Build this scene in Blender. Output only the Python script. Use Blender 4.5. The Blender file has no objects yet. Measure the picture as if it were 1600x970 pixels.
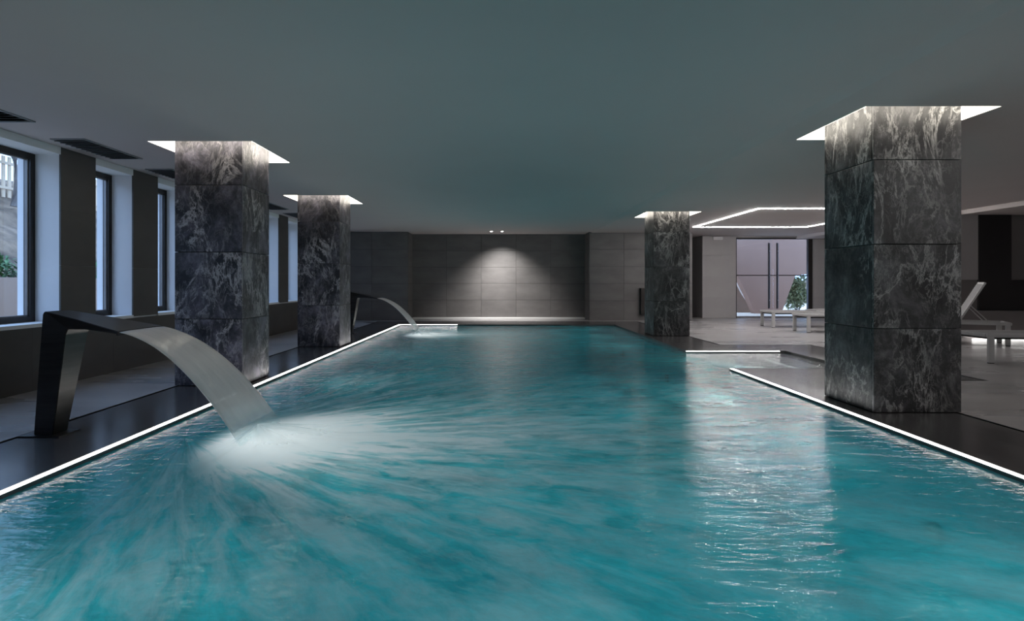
import bpy, bmesh, math, random
from mathutils import Vector, Matrix

random.seed(7)
S = bpy.context.scene
COL = S.collection
R = math.radians

# ------------------------------------------------------------------ camera
cam_d = bpy.data.cameras.new('camera')
cam = bpy.data.objects.new('camera', cam_d)
COL.objects.link(cam)
cam.location = (0, 0, 1.2)
cam.rotation_euler = (R(90), 0, 0)
cam_d.sensor_fit = 'HORIZONTAL'
cam_d.sensor_width = 36
cam_d.lens = 20.25
cam_d.shift_x = 19 / 1600
cam_d.shift_y = -44 / 1600
cam_d.clip_start = 0.05
S.camera = cam

# ------------------------------------------------------------------ world, exposure
W = bpy.data.worlds.new('overcast_sky')
S.world = W
W.use_nodes = True
bg = W.node_tree.nodes['Background']
bg.inputs[0].default_value = (0.40, 0.61, 1.0, 1)
bg.inputs[1].default_value = 3.2
S.view_settings.view_transform = 'Standard'
S.view_settings.look = 'None'
S.view_settings.gamma = 1
S.view_settings.use_curve_mapping = False
S.view_settings.exposure = 0.4
S.cycles.max_bounces = 8
S.cycles.diffuse_bounces = 4
S.cycles.glossy_bounces = 4
S.cycles.transparent_max_bounces = 16
S.cycles.sample_clamp_indirect = 4.0

LED_EDGE = 11.0        # emission of the strip along the pool edge
COVE_GLOW = 5.0        # glow given to the cove walls round the columns
LED_CEIL = 95.0
ADDED_POOL_LIGHT = 27.0     # watts of each added, unseen underwater lamp
ADDED_SPOUT_LIGHT = 120.0   # white lamps added below the two spouts to light the foam
SPOT_W = 300.0

# ------------------------------------------------------------------ key dimensions
PXL, PXR = -2.88, 3.26          # pool edges
PY0, PY1 = 0.9, 16.4            # near and far pool edge
BX, BY0, BY1 = 5.0, 8.06, 10.1  # bay with the steps
WZ = -0.035                     # water level
PD = -1.35                      # basin floor
CM, CR, CF = 2.785, 2.755, 2.66   # ceiling heights
COLS = [(-3.765, -2.985, 6.67), (-3.755, -2.975, 10.69), (3.435, 4.24, 5.29), (3.435, 4.24, 12.86)]


# ------------------------------------------------------------------ helpers
def new_mesh(name, bm):
    me = bpy.data.meshes.new(name)
    bm.to_mesh(me)
    bm.free()
    return me


def link(name, data, parent=None, material=None, loc=(0, 0, 0), smooth=False):
    o = bpy.data.objects.new(name, data)
    COL.objects.link(o)
    o.location = loc
    if material is not None and data is not None and len(data.materials) == 0:
        data.materials.append(material)
    if parent is not None:
        o.parent = parent
    if smooth:
        for p in data.polygons:
            p.use_smooth = True
    return o


def tag(o, label, cat, group=None, kind=None):
    o['label'] = label
    o['category'] = cat
    if group:
        o['group'] = group
    if kind:
        o['kind'] = kind
    return o


def empty(name, loc=(0, 0, 0), rz=0):
    o = bpy.data.objects.new(name, None)
    COL.objects.link(o)
    o.location = loc
    o.rotation_euler = (0, 0, rz)
    o.empty_display_size = 0.1
    return o


def add_box(bm, x0, x1, y0, y1, z0, z1):
    vs = [bm.verts.new(p) for p in ((x0, y0, z0), (x1, y0, z0), (x1, y1, z0), (x0, y1, z0),
                                    (x0, y0, z1), (x1, y0, z1), (x1, y1, z1), (x0, y1, z1))]
    for f in ((0, 3, 2, 1), (4, 5, 6, 7), (0, 1, 5, 4), (1, 2, 6, 5), (2, 3, 7, 6), (3, 0, 4, 7)):
        bm.faces.new([vs[i] for i in f])


def boxes(name, lst, material, parent=None, bevel=0):
    bm = bmesh.new()
    for b in lst:
        add_box(bm, *b)
    if bevel:
        bmesh.ops.bevel(bm, geom=bm.edges[:], offset=bevel, segments=2, affect='EDGES', clamp_overlap=True)
    return link(name, new_mesh(name, bm), parent, material)


def add_tube(bm, pts, rad, seg=10):
    rings = []
    n = len(pts)
    for i, p in enumerate(pts):
        p = Vector(p)
        a = Vector(pts[max(0, i - 1)])
        b = Vector(pts[min(n - 1, i + 1)])
        t = (b - a).normalized()
        u = t.cross(Vector((0, 0, 1)))
        if u.length < 1e-3:
            u = t.cross(Vector((0, 1, 0)))
        u.normalize()
        v = t.cross(u)
        r = rad[i] if isinstance(rad, (list, tuple)) else rad
        rings.append([bm.verts.new(p + u * (r * math.cos(k * 2 * math.pi / seg)) + v * (r * math.sin(k * 2 * math.pi / seg)))
                      for k in range(seg)])
    for i in range(n - 1):
        for k in range(seg):
            bm.faces.new((rings[i][k], rings[i][(k + 1) % seg], rings[i + 1][(k + 1) % seg], rings[i + 1][k]))
    bm.faces.new(list(reversed(rings[0])))
    bm.faces.new(rings[-1])


def tube(name, pts, rad, material, parent=None, seg=10):
    bm = bmesh.new()
    add_tube(bm, pts, rad, seg)
    return link(name, new_mesh(name, bm), parent, material, smooth=False)


BOXCACHE = {}


def unit_piece(kind, sx, sy, sz, material, bevel=0.003):
    """a shared, slightly bevelled slab mesh centred on its origin"""
    key = (kind, round(sx, 4), round(sy, 4), round(sz, 4), material.name)
    if key not in BOXCACHE:
        bm = bmesh.new()
        add_box(bm, -sx / 2, sx / 2, -sy / 2, sy / 2, -sz / 2, sz / 2)
        if bevel:
            bmesh.ops.bevel(bm, geom=bm.edges[:], offset=bevel, segments=1, affect='EDGES')
        me = new_mesh(kind, bm)
        me.materials.append(material)
        BOXCACHE[key] = me
    return BOXCACHE[key]


def piece(kind, x0, x1, y0, y1, z0, z1, material, parent, bevel=0.003):
    me = unit_piece(kind, x1 - x0, y1 - y0, z1 - z0, material, bevel)
    return link(kind, me, parent, None, ((x0 + x1) / 2, (y0 + y1) / 2, (z0 + z1) / 2))


# ------------------------------------------------------------------ materials
def base_mat(name):
    m = bpy.data.materials.new(name)
    m.use_nodes = True
    nt = m.node_tree
    b = nt.nodes['Principled BSDF']
    return m, nt, b


def N(nt, typ, **kw):
    n = nt.nodes.new(typ)
    for k, v in kw.items():
        setattr(n, k, v)
    return n


def mapped(nt, scale=(1, 1, 1), rand=False, rot=(0, 0, 0), coord='Object'):
    tc = N(nt, 'ShaderNodeTexCoord')
    mp = N(nt, 'ShaderNodeMapping')
    mp.inputs['Scale'].default_value = scale
    mp.inputs['Rotation'].default_value = rot
    nt.links.new(tc.outputs[coord], mp.inputs['Vector'])
    if rand:
        oi = N(nt, 'ShaderNodeObjectInfo')
        vm = N(nt, 'ShaderNodeVectorMath', operation='SCALE')
        cb = N(nt, 'ShaderNodeCombineXYZ')
        cb.inputs[0].default_value = 17
        cb.inputs[1].default_value = 31
        cb.inputs[2].default_value = 23
        nt.links.new(cb.outputs[0], vm.inputs[0])
        nt.links.new(oi.outputs['Random'], vm.inputs['Scale'])
        nt.links.new(vm.outputs[0], mp.inputs['Location'])
    return mp.outputs[0]


def noise(nt, vec, scale, detail=4, rough=0.55, dist=0.0):
    n = N(nt, 'ShaderNodeTexNoise')
    n.inputs['Scale'].default_value = scale
    n.inputs['Detail'].default_value = detail
    n.inputs['Roughness'].default_value = rough
    n.inputs['Distortion'].default_value = dist
    nt.links.new(vec, n.inputs['Vector'])
    return n.outputs['Fac']


def ramp(nt, fac, stops):
    r = N(nt, 'ShaderNodeValToRGB')
    el = r.color_ramp.elements
    while len(el) < len(stops):
        el.new(0.5)
    for e, (p, c) in zip(el, stops):
        e.position = p
        e.color = (c[0], c[1], c[2], 1) if not isinstance(c, (int, float)) else (c, c, c, 1)
    nt.links.new(fac, r.inputs[0])
    return r.outputs[0]


def math_n(nt, op, a, b=None, clamp=False):
    n = N(nt, 'ShaderNodeMath', operation=op)
    n.use_clamp = clamp
    for i, v in enumerate((a, b)):
        if v is None:
            continue
        if isinstance(v, (int, float)):
            n.inputs[i].default_value = v
        else:
            nt.links.new(v, n.inputs[i])
    return n.outputs[0]


def bump(nt, height, strength, distance=0.01):
    b = N(nt, 'ShaderNodeBump')
    b.inputs['Strength'].default_value = strength
    b.inputs['Distance'].default_value = distance
    nt.links.new(height, b.inputs['Height'])
    return b.outputs[0]


def mottled(name, c0, c1, scale=3, rough=0.5, metallic=0.0, stretch=(1, 1, 1), bstr=0.0, rand=False, spec=0.5, rough2=None):
    m, nt, b = base_mat(name)
    v = mapped(nt, stretch, rand)
    f = noise(nt, v, scale, 6, 0.6)
    c = ramp(nt, f, [(0.3, c0), (0.7, c1)])
    nt.links.new(c, b.inputs['Base Color'])
    b.inputs['Roughness'].default_value = rough
    if rough2 is not None:
        rr = ramp(nt, noise(nt, v, scale * 0.7, 4), [(0.35, rough), (0.65, rough2)])
        nt.links.new(rr, b.inputs['Roughness'])
    b.inputs['Metallic'].default_value = metallic
    b.inputs['Specular IOR Level'].default_value = spec
    if bstr:
        nt.links.new(bump(nt, noise(nt, v, scale * 8, 4), bstr), b.inputs['Normal'])
    return m


def emit(name, col, strength):
    m = bpy.data.materials.new(name)
    m.use_nodes = True
    nt = m.node_tree
    nt.nodes.clear()
    e = N(nt, 'ShaderNodeEmission')
    e.inputs[0].default_value = (*col, 1)
    e.inputs[1].default_value = strength
    o = N(nt, 'ShaderNodeOutputMaterial')
    nt.links.new(e.outputs[0], o.inputs[0])
    return m


def marble(name, base0, base1, vein):
    m, nt, b = base_mat(name)
    v = mapped(nt, (1, 1, 0.75), True, (R(20), R(25), R(10)))
    f = noise(nt, v, 2.6, 10, 0.72, 0.35)
    base = ramp(nt, f, [(0.42, base0), (0.53, base1), (0.66, [x * 3.4 for x in base1])])
    f2 = noise(nt, mapped(nt, (1.3, 1.3, 0.55), True, (R(35), R(-20), 0)), 2.0, 8, 0.68, 0.55)
    d = math_n(nt, 'ABSOLUTE', math_n(nt, 'SUBTRACT', f2, 0.5))
    line = ramp(nt, d, [(0.0, 0.9), (0.010, 0.4), (0.028, 0.0)])
    gate = ramp(nt, noise(nt, v, 1.7, 3), [(0.42, 0.0), (0.62, 1.0)])
    f3 = noise(nt, mapped(nt, (2.0, 2.0, 0.9), True, (R(-30), R(30), 0)), 4.2, 8, 0.7, 0.6)
    d3 = math_n(nt, 'ABSOLUTE', math_n(nt, 'SUBTRACT', f3, 0.47))
    line3 = ramp(nt, d3, [(0.0, 0.5), (0.010, 0.2), (0.026, 0.0)])
    tot = math_n(nt, 'MULTIPLY', math_n(nt, 'MAXIMUM', line, line3), math_n(nt, 'ADD', gate, 0.18), True)
    mx = N(nt, 'ShaderNodeMix', data_type='RGBA')
    nt.links.new(tot, mx.inputs['Factor'])
    nt.links.new(base, mx.inputs['A'])
    mx.inputs['B'].default_value = (*vein, 1)
    nt.links.new(mx.outputs['Result'], b.inputs['Base Color'])
    b.inputs['Roughness'].default_value = 0.42
    nt.links.new(bump(nt, math_n(nt, 'ADD', f, math_n(nt, 'MULTIPLY', f3, 0.5)), 0.35, 0.02), b.inputs['Normal'])
    return m


M = {}
M['ceiling'] = mottled('white_ceiling_paint', (0.55, 0.482, 0.465), (0.57, 0.502, 0.485), 0.8, 0.85)
M['wall'] = mottled('dark_wall_tile', (0.115, 0.107, 0.105), (0.160, 0.150, 0.147), 1.3, 0.5, rand=True, stretch=(1, 1, 2.5))
M['wall_left'] = mottled('brown_grey_wall_panel', (0.070, 0.063, 0.058), (0.095, 0.086, 0.080), 1.4, 0.55, rand=True, stretch=(1, 1, 2))
M['wall_light'] = mottled('grey_plaster', (0.33, 0.31, 0.31), (0.38, 0.36, 0.36), 1.0, 0.7)
M['reveal'] = mottled('pale_reveal_plaster', (0.74, 0.74, 0.75), (0.80, 0.80, 0.81), 1.0, 0.7)
M['grout'] = mottled('dark_grout', (0.03, 0.03, 0.03), (0.04, 0.04, 0.04), 5, 0.9)
M['deck'] = mottled('dark_deck_stone', (0.045, 0.042, 0.043), (0.105, 0.098, 0.100), 1.6, 0.17, stretch=(1, 0.5, 1), rough2=0.27)
M['floor'] = mottled('grey_floor_stone', (0.28, 0.265, 0.265), (0.42, 0.40, 0.40), 1.1, 0.22, stretch=(0.4, 1.2, 1), rough2=0.40)
M['drain'] = mottled('black_slot_drain', (0.002, 0.002, 0.002), (0.004, 0.004, 0.004), 5, 1.0, spec=0.0)
M['marble'] = marble('dark_veined_marble', (0.006, 0.006, 0.007), (0.034, 0.033, 0.035), (0.40, 0.39, 0.385))
M['marble2'] = marble('grey_violet_veined_marble', (0.010, 0.009, 0.012), (0.056, 0.051, 0.064), (0.46, 0.43, 0.44))
M['core'] = mottled('column_core', (0.008, 0.008, 0.008), (0.012, 0.012, 0.012), 4, 0.9)
M['basin'] = mottled('turquoise_pool_mosaic', (0.02, 0.33, 0.41), (0.035, 0.43, 0.52), 2.0, 0.5)
M['step'] = mottled('pale_grey_step_stone', (0.66, 0.65, 0.64), (0.74, 0.73, 0.72), 2.0, 0.5)
M['riser'] = mottled('grey_riser_stone', (0.10, 0.10, 0.10), (0.14, 0.14, 0.14), 2.0, 0.5)
M['frame'] = mottled('dark_bronze_frame', (0.020, 0.017, 0.016), (0.030, 0.026, 0.024), 3, 0.4, 0.3)
M['frame_light'] = mottled('grey_metal_bead', (0.20, 0.19, 0.19), (0.25, 0.24, 0.24), 3, 0.4, 0.3)
M['steel'] = mottled('dark_brushed_steel', (0.055, 0.053, 0.052), (0.085, 0.08, 0.078), 2.0, 0.36, 1.0, stretch=(1, 1, 12))
M['handle'] = mottled('satin_steel_handle', (0.25, 0.23, 0.24), (0.32, 0.30, 0.30), 3, 0.3, 1.0)
M['handle_dark'] = mottled('dark_bronze_handle', (0.045, 0.036, 0.036), (0.06, 0.05, 0.05), 3, 0.35, 0.6)
M['alu'] = mottled('pale_grey_aluminium', (0.48, 0.47, 0.47), (0.55, 0.54, 0.54), 3, 0.45, 0.0)
M['sling'] = mottled('grey_sling_fabric', (0.20, 0.195, 0.195), (0.26, 0.25, 0.25), 40, 0.8)
M['sling_dark'] = mottled('dark_mat', (0.02, 0.02, 0.02), (0.03, 0.03, 0.03), 20, 0.8)
M['grille'] = mottled('grey_grille_metal', (0.13, 0.13, 0.14), (0.16, 0.16, 0.17), 4, 0.5)
M['grille_frame'] = mottled('grille_frame_paint', (0.26, 0.26, 0.27), (0.30, 0.30, 0.31), 4, 0.5)
M['black'] = mottled('black_panel', (0.010, 0.008, 0.009), (0.015, 0.012, 0.013), 2, 0.5)
M['plastic'] = mottled('white_plastic', (0.55, 0.55, 0.55), (0.6, 0.6, 0.6), 4, 0.5)
M['pink'] = mottled('mauve_render', (0.30, 0.172, 0.125), (0.34, 0.20, 0.145), 0.6, 0.9, bstr=0.1)
M['pale'] = mottled('pale_concrete', (0.34, 0.25, 0.20), (0.40, 0.30, 0.24), 0.9, 0.9)
M['paving'] = mottled('white_paving', (0.74, 0.58, 0.44), (0.82, 0.66, 0.50), 1.2, 0.8)
M['earth'] = mottled('dry_slope_earth', (0.06, 0.04, 0.028), (0.30, 0.21, 0.14), 2.2, 0.95, bstr=0.6)
M['leaf'] = mottled('green_leaf', (0.03, 0.10, 0.035), (0.13, 0.26, 0.10), 6, 0.6)
M['leaf2'] = mottled('olive_leaf', (0.10, 0.13, 0.05), (0.34, 0.36, 0.20), 6, 0.6)
M['bark'] = mottled('grey_bark', (0.10, 0.08, 0.07), (0.20, 0.17, 0.15), 6, 0.9, bstr=0.5)
M['picket'] = mottled('white_picket_paint', (0.62, 0.47, 0.33), (0.70, 0.54, 0.38), 3, 0.7)
M['led'] = emit('led_white', (1.0, 0.985, 0.96), LED_EDGE)
M['led_cove'] = emit('led_warm_cove', (1.0, 0.93, 0.80), COVE_GLOW)
M['led_ceil'] = emit('led_ceiling', (1.0, 0.98, 0.97), LED_CEIL)
M['led_ceil_dim'] = emit('led_ceiling_dimmed', (1.0, 0.98, 0.97), LED_CEIL * 0.45)
M['led_plinth'] = emit('led_plinth', (1.0, 0.98, 0.95), 7)
M['led_lamp'] = emit('downlight_lens', (1.0, 0.97, 0.92), 12)
M['led_pool'] = emit('pool_lamp_lens', (0.75, 0.97, 1.0), 0.08)


def glass_mat():
    m = bpy.data.materials.new('clear_window_glass')
    m.use_nodes = True
    nt = m.node_tree
    nt.nodes.clear()
    t = N(nt, 'ShaderNodeBsdfTransparent')
    t.inputs[0].default_value = (0.90, 0.93, 0.95, 1)
    g = N(nt, 'ShaderNodeBsdfGlossy')
    g.inputs['Roughness'].default_value = 0.02
    g.inputs[0].default_value = (0.9, 0.9, 0.9, 1)
    lw = N(nt, 'ShaderNodeLayerWeight')
    lw.inputs['Blend'].default_value = 0.5
    fac = math_n(nt, 'ADD', math_n(nt, 'MULTIPLY', math_n(nt, 'POWER', lw.outputs['Facing'], 5.0), 0.8), 0.03)
    mx = N(nt, 'ShaderNodeMixShader')
    nt.links.new(fac, mx.inputs[0])
    nt.links.new(t.outputs[0], mx.inputs[1])
    nt.links.new(g.outputs[0], mx.inputs[2])
    o = N(nt, 'ShaderNodeOutputMaterial')
    nt.links.new(mx.outputs[0], o.inputs[0])
    return m


M['glass'] = glass_mat()


def water_mat(impacts):
    m = bpy.data.materials.new('turquoise_pool_water')
    m.use_nodes = True
    nt = m.node_tree
    nt.nodes.clear()
    tc = N(nt, 'ShaderNodeTexCoord')
    pos = tc.outputs['Object']
    sep = N(nt, 'ShaderNodeSeparateXYZ')
    nt.links.new(pos, sep.inputs[0])
    foam = None
    streak_bump = None
    for (ix, iy, amp, reach) in impacts:
        dx = math_n(nt, 'SUBTRACT', sep.outputs[0], ix)
        dy = math_n(nt, 'SUBTRACT', sep.outputs[1], iy)
        dyc = math_n(nt, 'SUBTRACT', dy, math_n(nt, 'MAXIMUM', math_n(nt, 'MINIMUM', dy, 0.30), -0.30))   # the sheet lands along a line
        r = math_n(nt, 'SQRT', math_n(nt, 'ADD', math_n(nt, 'MULTIPLY', dx, dx), math_n(nt, 'MULTIPLY', dyc, dyc)))
        th = math_n(nt, 'ARCTAN2', dy, math_n(nt, 'ADD', dx, 0.62))
        cb = N(nt, 'ShaderNodeCombineXYZ')
        nt.links.new(math_n(nt, 'MULTIPLY', th, 6.5), cb.inputs[0])
        nt.links.new(math_n(nt, 'MULTIPLY', r, 0.6), cb.inputs[1])
        wob = noise(nt, pos, 2.2, 3)
        nt.links.new(math_n(nt, 'MULTIPLY', wob, 0.8), cb.inputs[2])
        radial = cb.outputs[0] if foam is None else radial
        st = noise(nt, cb.outputs[0], 2.4, 7, 0.62, 0.5)
        st = ramp(nt, st, [(0.40, 0.0), (0.64, 1.0)])
        # foam falls off with distance; carried furthest along the jet (+X) and towards the near end
        fall = math_n(nt, 'POWER', 2.718, math_n(nt, 'MULTIPLY', r, -1.0 / reach))
        core = math_n(nt, 'POWER', 2.718, math_n(nt, 'MULTIPLY', math_n(nt, 'MULTIPLY', r, r), -2.6))
        ex = math_n(nt, 'MULTIPLY', math_n(nt, 'SUBTRACT', dx, 0.75), 0.62)
        ey = math_n(nt, 'MULTIPLY', math_n(nt, 'ADD', dy, -0.05), 2.0)
        plume = math_n(nt, 'POWER', 2.718, math_n(nt, 'MULTIPLY', math_n(nt, 'ADD', math_n(nt, 'MULTIPLY', ex, ex), math_n(nt, 'MULTIPLY', ey, ey)), -1.0))
        side = math_n(nt, 'ADD', math_n(nt, 'MULTIPLY', dx, 2.4), 1.15, True)   # nothing is thrown back under the spout
        a = math_n(nt, 'MULTIPLY', math_n(nt, 'MULTIPLY', st, fall), amp)
        a = math_n(nt, 'ADD', a, math_n(nt, 'MULTIPLY', core, 0.8 * amp))
        a = math_n(nt, 'ADD', a, math_n(nt, 'MULTIPLY', math_n(nt, 'MULTIPLY', plume, math_n(nt, 'ADD', math_n(nt, 'MULTIPLY', st, 0.6), 0.6)), 0.55 * amp))
        a = math_n(nt, 'MULTIPLY', a, side)
        foam = a if foam is None else math_n(nt, 'ADD', foam, a)
        streak_bump = st if streak_bump is None else streak_bump
    foam = math_n(nt, 'MINIMUM', foam, 0.94)
    # bubbles hanging under the surface: pale turquoise clouds
    cl = noise(nt, mapped(nt, (0.8, 1.5, 1)), 1.5, 8, 0.68, 0.6)
    cl2 = noise(nt, radial, 1.9, 9, 0.70, 0.35)
    cl = math_n(nt, 'ADD', math_n(nt, 'MULTIPLY', cl, 0.4), math_n(nt, 'MULTIPLY', cl2, 0.6))
    cloud = ramp(nt, cl, [(0.38, 0.30), (0.62, 0.92)])
    bay = ramp(nt, math_n(nt, 'MULTIPLY', sep.outputs[0], 0.2), [(0.60, 1.0), (0.74, 0.06)])   # still, shallow water over the steps is clear
    cloud = math_n(nt, 'MULTIPLY', cloud, bay)
    tint = ramp(nt, math_n(nt, 'MULTIPLY', sep.outputs[0], 0.2), [(0.62, (0.42, 0.93, 0.95)), (0.92, (0.88, 0.97, 0.97))])
    # surface relief
    w1 = noise(nt, mapped(nt, (1.2, 3.2, 1)), 2.6, 4, 0.55, 0.4)
    w2 = noise(nt, mapped(nt, (1.0, 3.5, 1), rot=(0, 0, R(12))), 9.0, 3, 0.5)
    hgt = math_n(nt, 'ADD', w1, math_n(nt, 'MULTIPLY', w2, 0.22))
    nrm = bump(nt, hgt, 0.28, 0.05)
    tr = N(nt, 'ShaderNodeBsdfTransparent')
    nt.links.new(tint, tr.inputs[0])
    gl = N(nt, 'ShaderNodeBsdfGlossy')
    gl.inputs['Roughness'].default_value = 0.13
    gl.inputs[0].default_value = (1, 1, 1, 1)
    nt.links.new(nrm, gl.inputs['Normal'])
    fr = N(nt, 'ShaderNodeFresnel')
    fr.inputs['IOR'].default_value = 1.33
    nt.links.new(nrm, fr.inputs['Normal'])
    # aerated water: diffuse + translucent turquoise
    df = N(nt, 'ShaderNodeBsdfDiffuse')
    df.inputs[0].default_value = (0.05, 0.60, 0.64, 1)
    tl = N(nt, 'ShaderNodeBsdfTranslucent')
    tl.inputs[0].default_value = (0.10, 0.86, 0.92, 1)
    aer = N(nt, 'ShaderNodeMixShader')
    aer.inputs[0].default_value = 0.75
    nt.links.new(df.outputs[0], aer.inputs[1])
    nt.links.new(tl.outputs[0], aer.inputs[2])
    body = N(nt, 'ShaderNodeMixShader')
    nt.links.new(cloud, body.inputs[0])
    nt.links.new(tr.outputs[0], body.inputs[1])
    nt.links.new(aer.outputs[0], body.inputs[2])
    surf = N(nt, 'ShaderNodeMixShader')
    nt.links.new(fr.outputs[0], surf.inputs[0])
    nt.links.new(body.outputs[0], surf.inputs[1])
    nt.links.new(gl.outputs[0], surf.inputs[2])
    fd = N(nt, 'ShaderNodeBsdfDiffuse')
    fd.inputs[0].default_value = (0.95, 0.95, 0.95, 1)
    ft = N(nt, 'ShaderNodeBsdfTranslucent')
    ft.inputs[0].default_value = (0.95, 0.95, 0.95, 1)
    fm = N(nt, 'ShaderNodeMixShader')
    fm.inputs[0].default_value = 0.7
    nt.links.new(fd.outputs[0], fm.inputs[1])
    nt.links.new(ft.outputs[0], fm.inputs[2])
    fin = N(nt, 'ShaderNodeMixShader')
    nt.links.new(foam, fin.inputs[0])
    nt.links.new(surf.outputs[0], fin.inputs[1])
    nt.links.new(fm.outputs[0], fin.inputs[2])
    o = N(nt, 'ShaderNodeOutputMaterial')
    nt.links.new(fin.outputs[0], o.inputs[0])
    return m


def jet_mat(name, lo, hi, scale_u, splash=False):
    """falling water: streaks along the flow, clear gaps between; UV u = across, v = along"""
    m = bpy.data.materials.new(name)
    m.use_nodes = True
    nt = m.node_tree
    nt.nodes.clear()
    uv = N(nt, 'ShaderNodeUVMap')
    uv.uv_map = 'flow'
    mp = N(nt, 'ShaderNodeMapping')
    mp.inputs['Scale'].default_value = (scale_u, 1.1, 1)
    nt.links.new(uv.outputs[0], mp.inputs[0])
    f = noise(nt, mp.outputs[0], 1.0, 5, 0.6, 0.2)
    den = ramp(nt, f, [(0.32, lo), (0.68, hi)])
    sp = N(nt, 'ShaderNodeSeparateXYZ')
    nt.links.new(uv.outputs[0], sp.inputs[0])
    if not splash:   # the foot of the sheet breaks up into spray
        den = math_n(nt, 'MULTIPLY', den, ramp(nt, sp.outputs[1], [(0.80, 1.0), (0.985, 0.0)]))
    if splash:   # thins out to nothing at the rim
        fade = math_n(nt, 'POWER', math_n(nt, 'SUBTRACT', 1.0, sp.outputs[1], True), 1.6)
        den = math_n(nt, 'MULTIPLY', den, fade)
    tr = N(nt, 'ShaderNodeBsdfTransparent')
    tr.inputs[0].default_value = (0.93, 0.97, 0.97, 1)
    df = N(nt, 'ShaderNodeBsdfDiffuse')
    df.inputs[0].default_value = (0.95, 0.90, 0.88, 1) if not splash else (0.8, 0.82, 0.83, 1)
    tl = N(nt, 'ShaderNodeBsdfTranslucent')
    tl.inputs[0].default_value = (0.95, 0.90, 0.88, 1) if not splash else (0.75, 0.85, 0.87, 1)
    a = N(nt, 'ShaderNodeMixShader')
    a.inputs[0].default_value = 0.5
    nt.links.new(df.outputs[0], a.inputs[1])
    nt.links.new(tl.outputs[0], a.inputs[2])
    gl = N(nt, 'ShaderNodeBsdfGlossy')
    gl.inputs['Roughness'].default_value = 0.28
    nt.links.new(bump(nt, f, 0.5, 0.02), gl.inputs['Normal'])
    b = N(nt, 'ShaderNodeMixShader')
    b.inputs[0].default_value = 0.0 if splash else 0.30
    nt.links.new(a.outputs[0], b.inputs[1])
    nt.links.new(gl.outputs[0], b.inputs[2])
    c = N(nt, 'ShaderNodeMixShader')
    nt.links.new(den, c.inputs[0])
    nt.links.new(tr.outputs[0], c.inputs[1])
    nt.links.new(b.outputs[0], c.inputs[2])
    o = N(nt, 'ShaderNodeOutputMaterial')
    nt.links.new(c.outputs[0], o.inputs[0])
    return m


IMPACTS = [(-1.90, 4.62, 1.3, 2.2), (-1.90, 13.65, 0.8, 0.7)]
M['water'] = water_mat(IMPACTS)
M['jet'] = jet_mat('falling_water_sheet', 0.90, 1.0, 9)
M['splash'] = jet_mat('white_spray', 0.35, 0.95, 14, True)

# ================================================================== SETTING
XL, XRW, YF, YB = -5.15, 12.5, -3.0, 19.3
# ---- floor: outer floor and dark pool deck, with the slot drain between
G = 0.024
floor = boxes('floor', [
    (XL - 0.02, -3.74 - G, YF, 18.1, -0.12, 0),
    (4.215 + G, XRW, YF, 7.05 - G, -0.12, 0),
    (5.95 + G, XRW, 7.05 - G, 11.05 + G, -0.12, 0),
    (4.215 + G, XRW, 11.05 + G, YB + 0.3, -0.12, 0),
    (-3.74 - G, 4.215 + G, YF, PY0 - 1.0 - G, -0.12, 0),
    (-3.74 - G, 4.215 + G, 17.75 + G, YB + 0.3, -0.12, 0),
], M['floor'])
tag(floor, 'grey stone floor around the pool deck up to the walls', 'floor', kind='structure')
deck = boxes('floor_pool_deck', [
    (-3.74 + G, PXL, PY0 - 1.0 + G, 17.75 - G, -0.12, 0),
    (PXL, PXR, PY0 - 1.0 + G, PY0, -0.12, 0),
    (PXL, 4.215 - G, PY1, 17.75 - G, -0.12, 0),
    (PXR, 4.215 - G, PY0 - 1.0 + G, BY0, -0.12, 0),
    (4.215 - G, 5.95 - G, 7.05 + G, BY0, -0.12, 0),
    (BX, 5.95 - G, BY0, BY1, -0.12, 0),
    (4.215 - G, 5.95 - G, BY1, 11.05 - G, -0.12, 0),
    (PXR, 4.215 - G, BY1, PY1, -0.12, 0),
], M['deck'])
tag(deck, 'dark stone deck strip framing the turquoise pool', 'pool deck', kind='structure')
drain = boxes('slot_drain', [
    (-3.74 - G, -3.74 + G, PY0 - 1.0, 17.75, -0.12, -0.004),
    (4.215 - G, 4.215 + G, PY0 - 1.0, 7.05, -0.12, -0.004),
    (4.215 - G, 5.95 + G, 7.05 - G, 7.05 + G, -0.12, -0.005),
    (5.95 - G, 5.95 + G, 7.05, 11.05, -0.12, -0.004),
    (4.215 - G, 5.95 + G, 11.05 - G, 11.05 + G, -0.12, -0.005),
    (4.215 - G, 4.215 + G, 11.05, 17.75, -0.12, -0.004),
    (-3.74 - G, 4.215 + G, 17.75 - G, 17.75 + G, -0.12, -0.005),
    (-3.74 - G, 4.215 + G, PY0 - 1.0 - G, PY0 - 1.0 + G, -0.12, -0.005),
], M['drain'])
tag(drain, 'black slot drain line running between deck and floor', 'drain', kind='structure')

# ---- pool basin
T = 0.2
basin = boxes('pool_basin', [
    (PXL - T, BX + T, PY0 - T, PY1 + T, PD - T, PD),
    (PXL - T, PXL, PY0 - T, PY1 + T, PD, -0.12),
    (PXL, PXR, PY0 - T, PY0, PD, -0.12),
    (PXL, PXR, PY1, PY1 + T, PD, -0.12),
    (PXR, PXR + T, PY0 - T, BY0, PD, -0.12),
    (PXR, PXR + T, BY1, PY1 + T, PD, -0.12),
], M['basin'])
boxes('bay_wall', [
    (PXR + T, BX + T, BY0 - T, BY0, PD, -0.12),
    (PXR + T, BX + T, BY1, BY1 + T, PD, -0.12),
    (PXR, PXR + T, BY1 - 0.004, BY1, PD, -0.12),
    (BX, BX + T, BY0, BY1, PD, -0.12),
], M['riser'], basin)
tag(basin, 'turquoise tiled pool basin under the water', 'pool', kind='structure')
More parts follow.
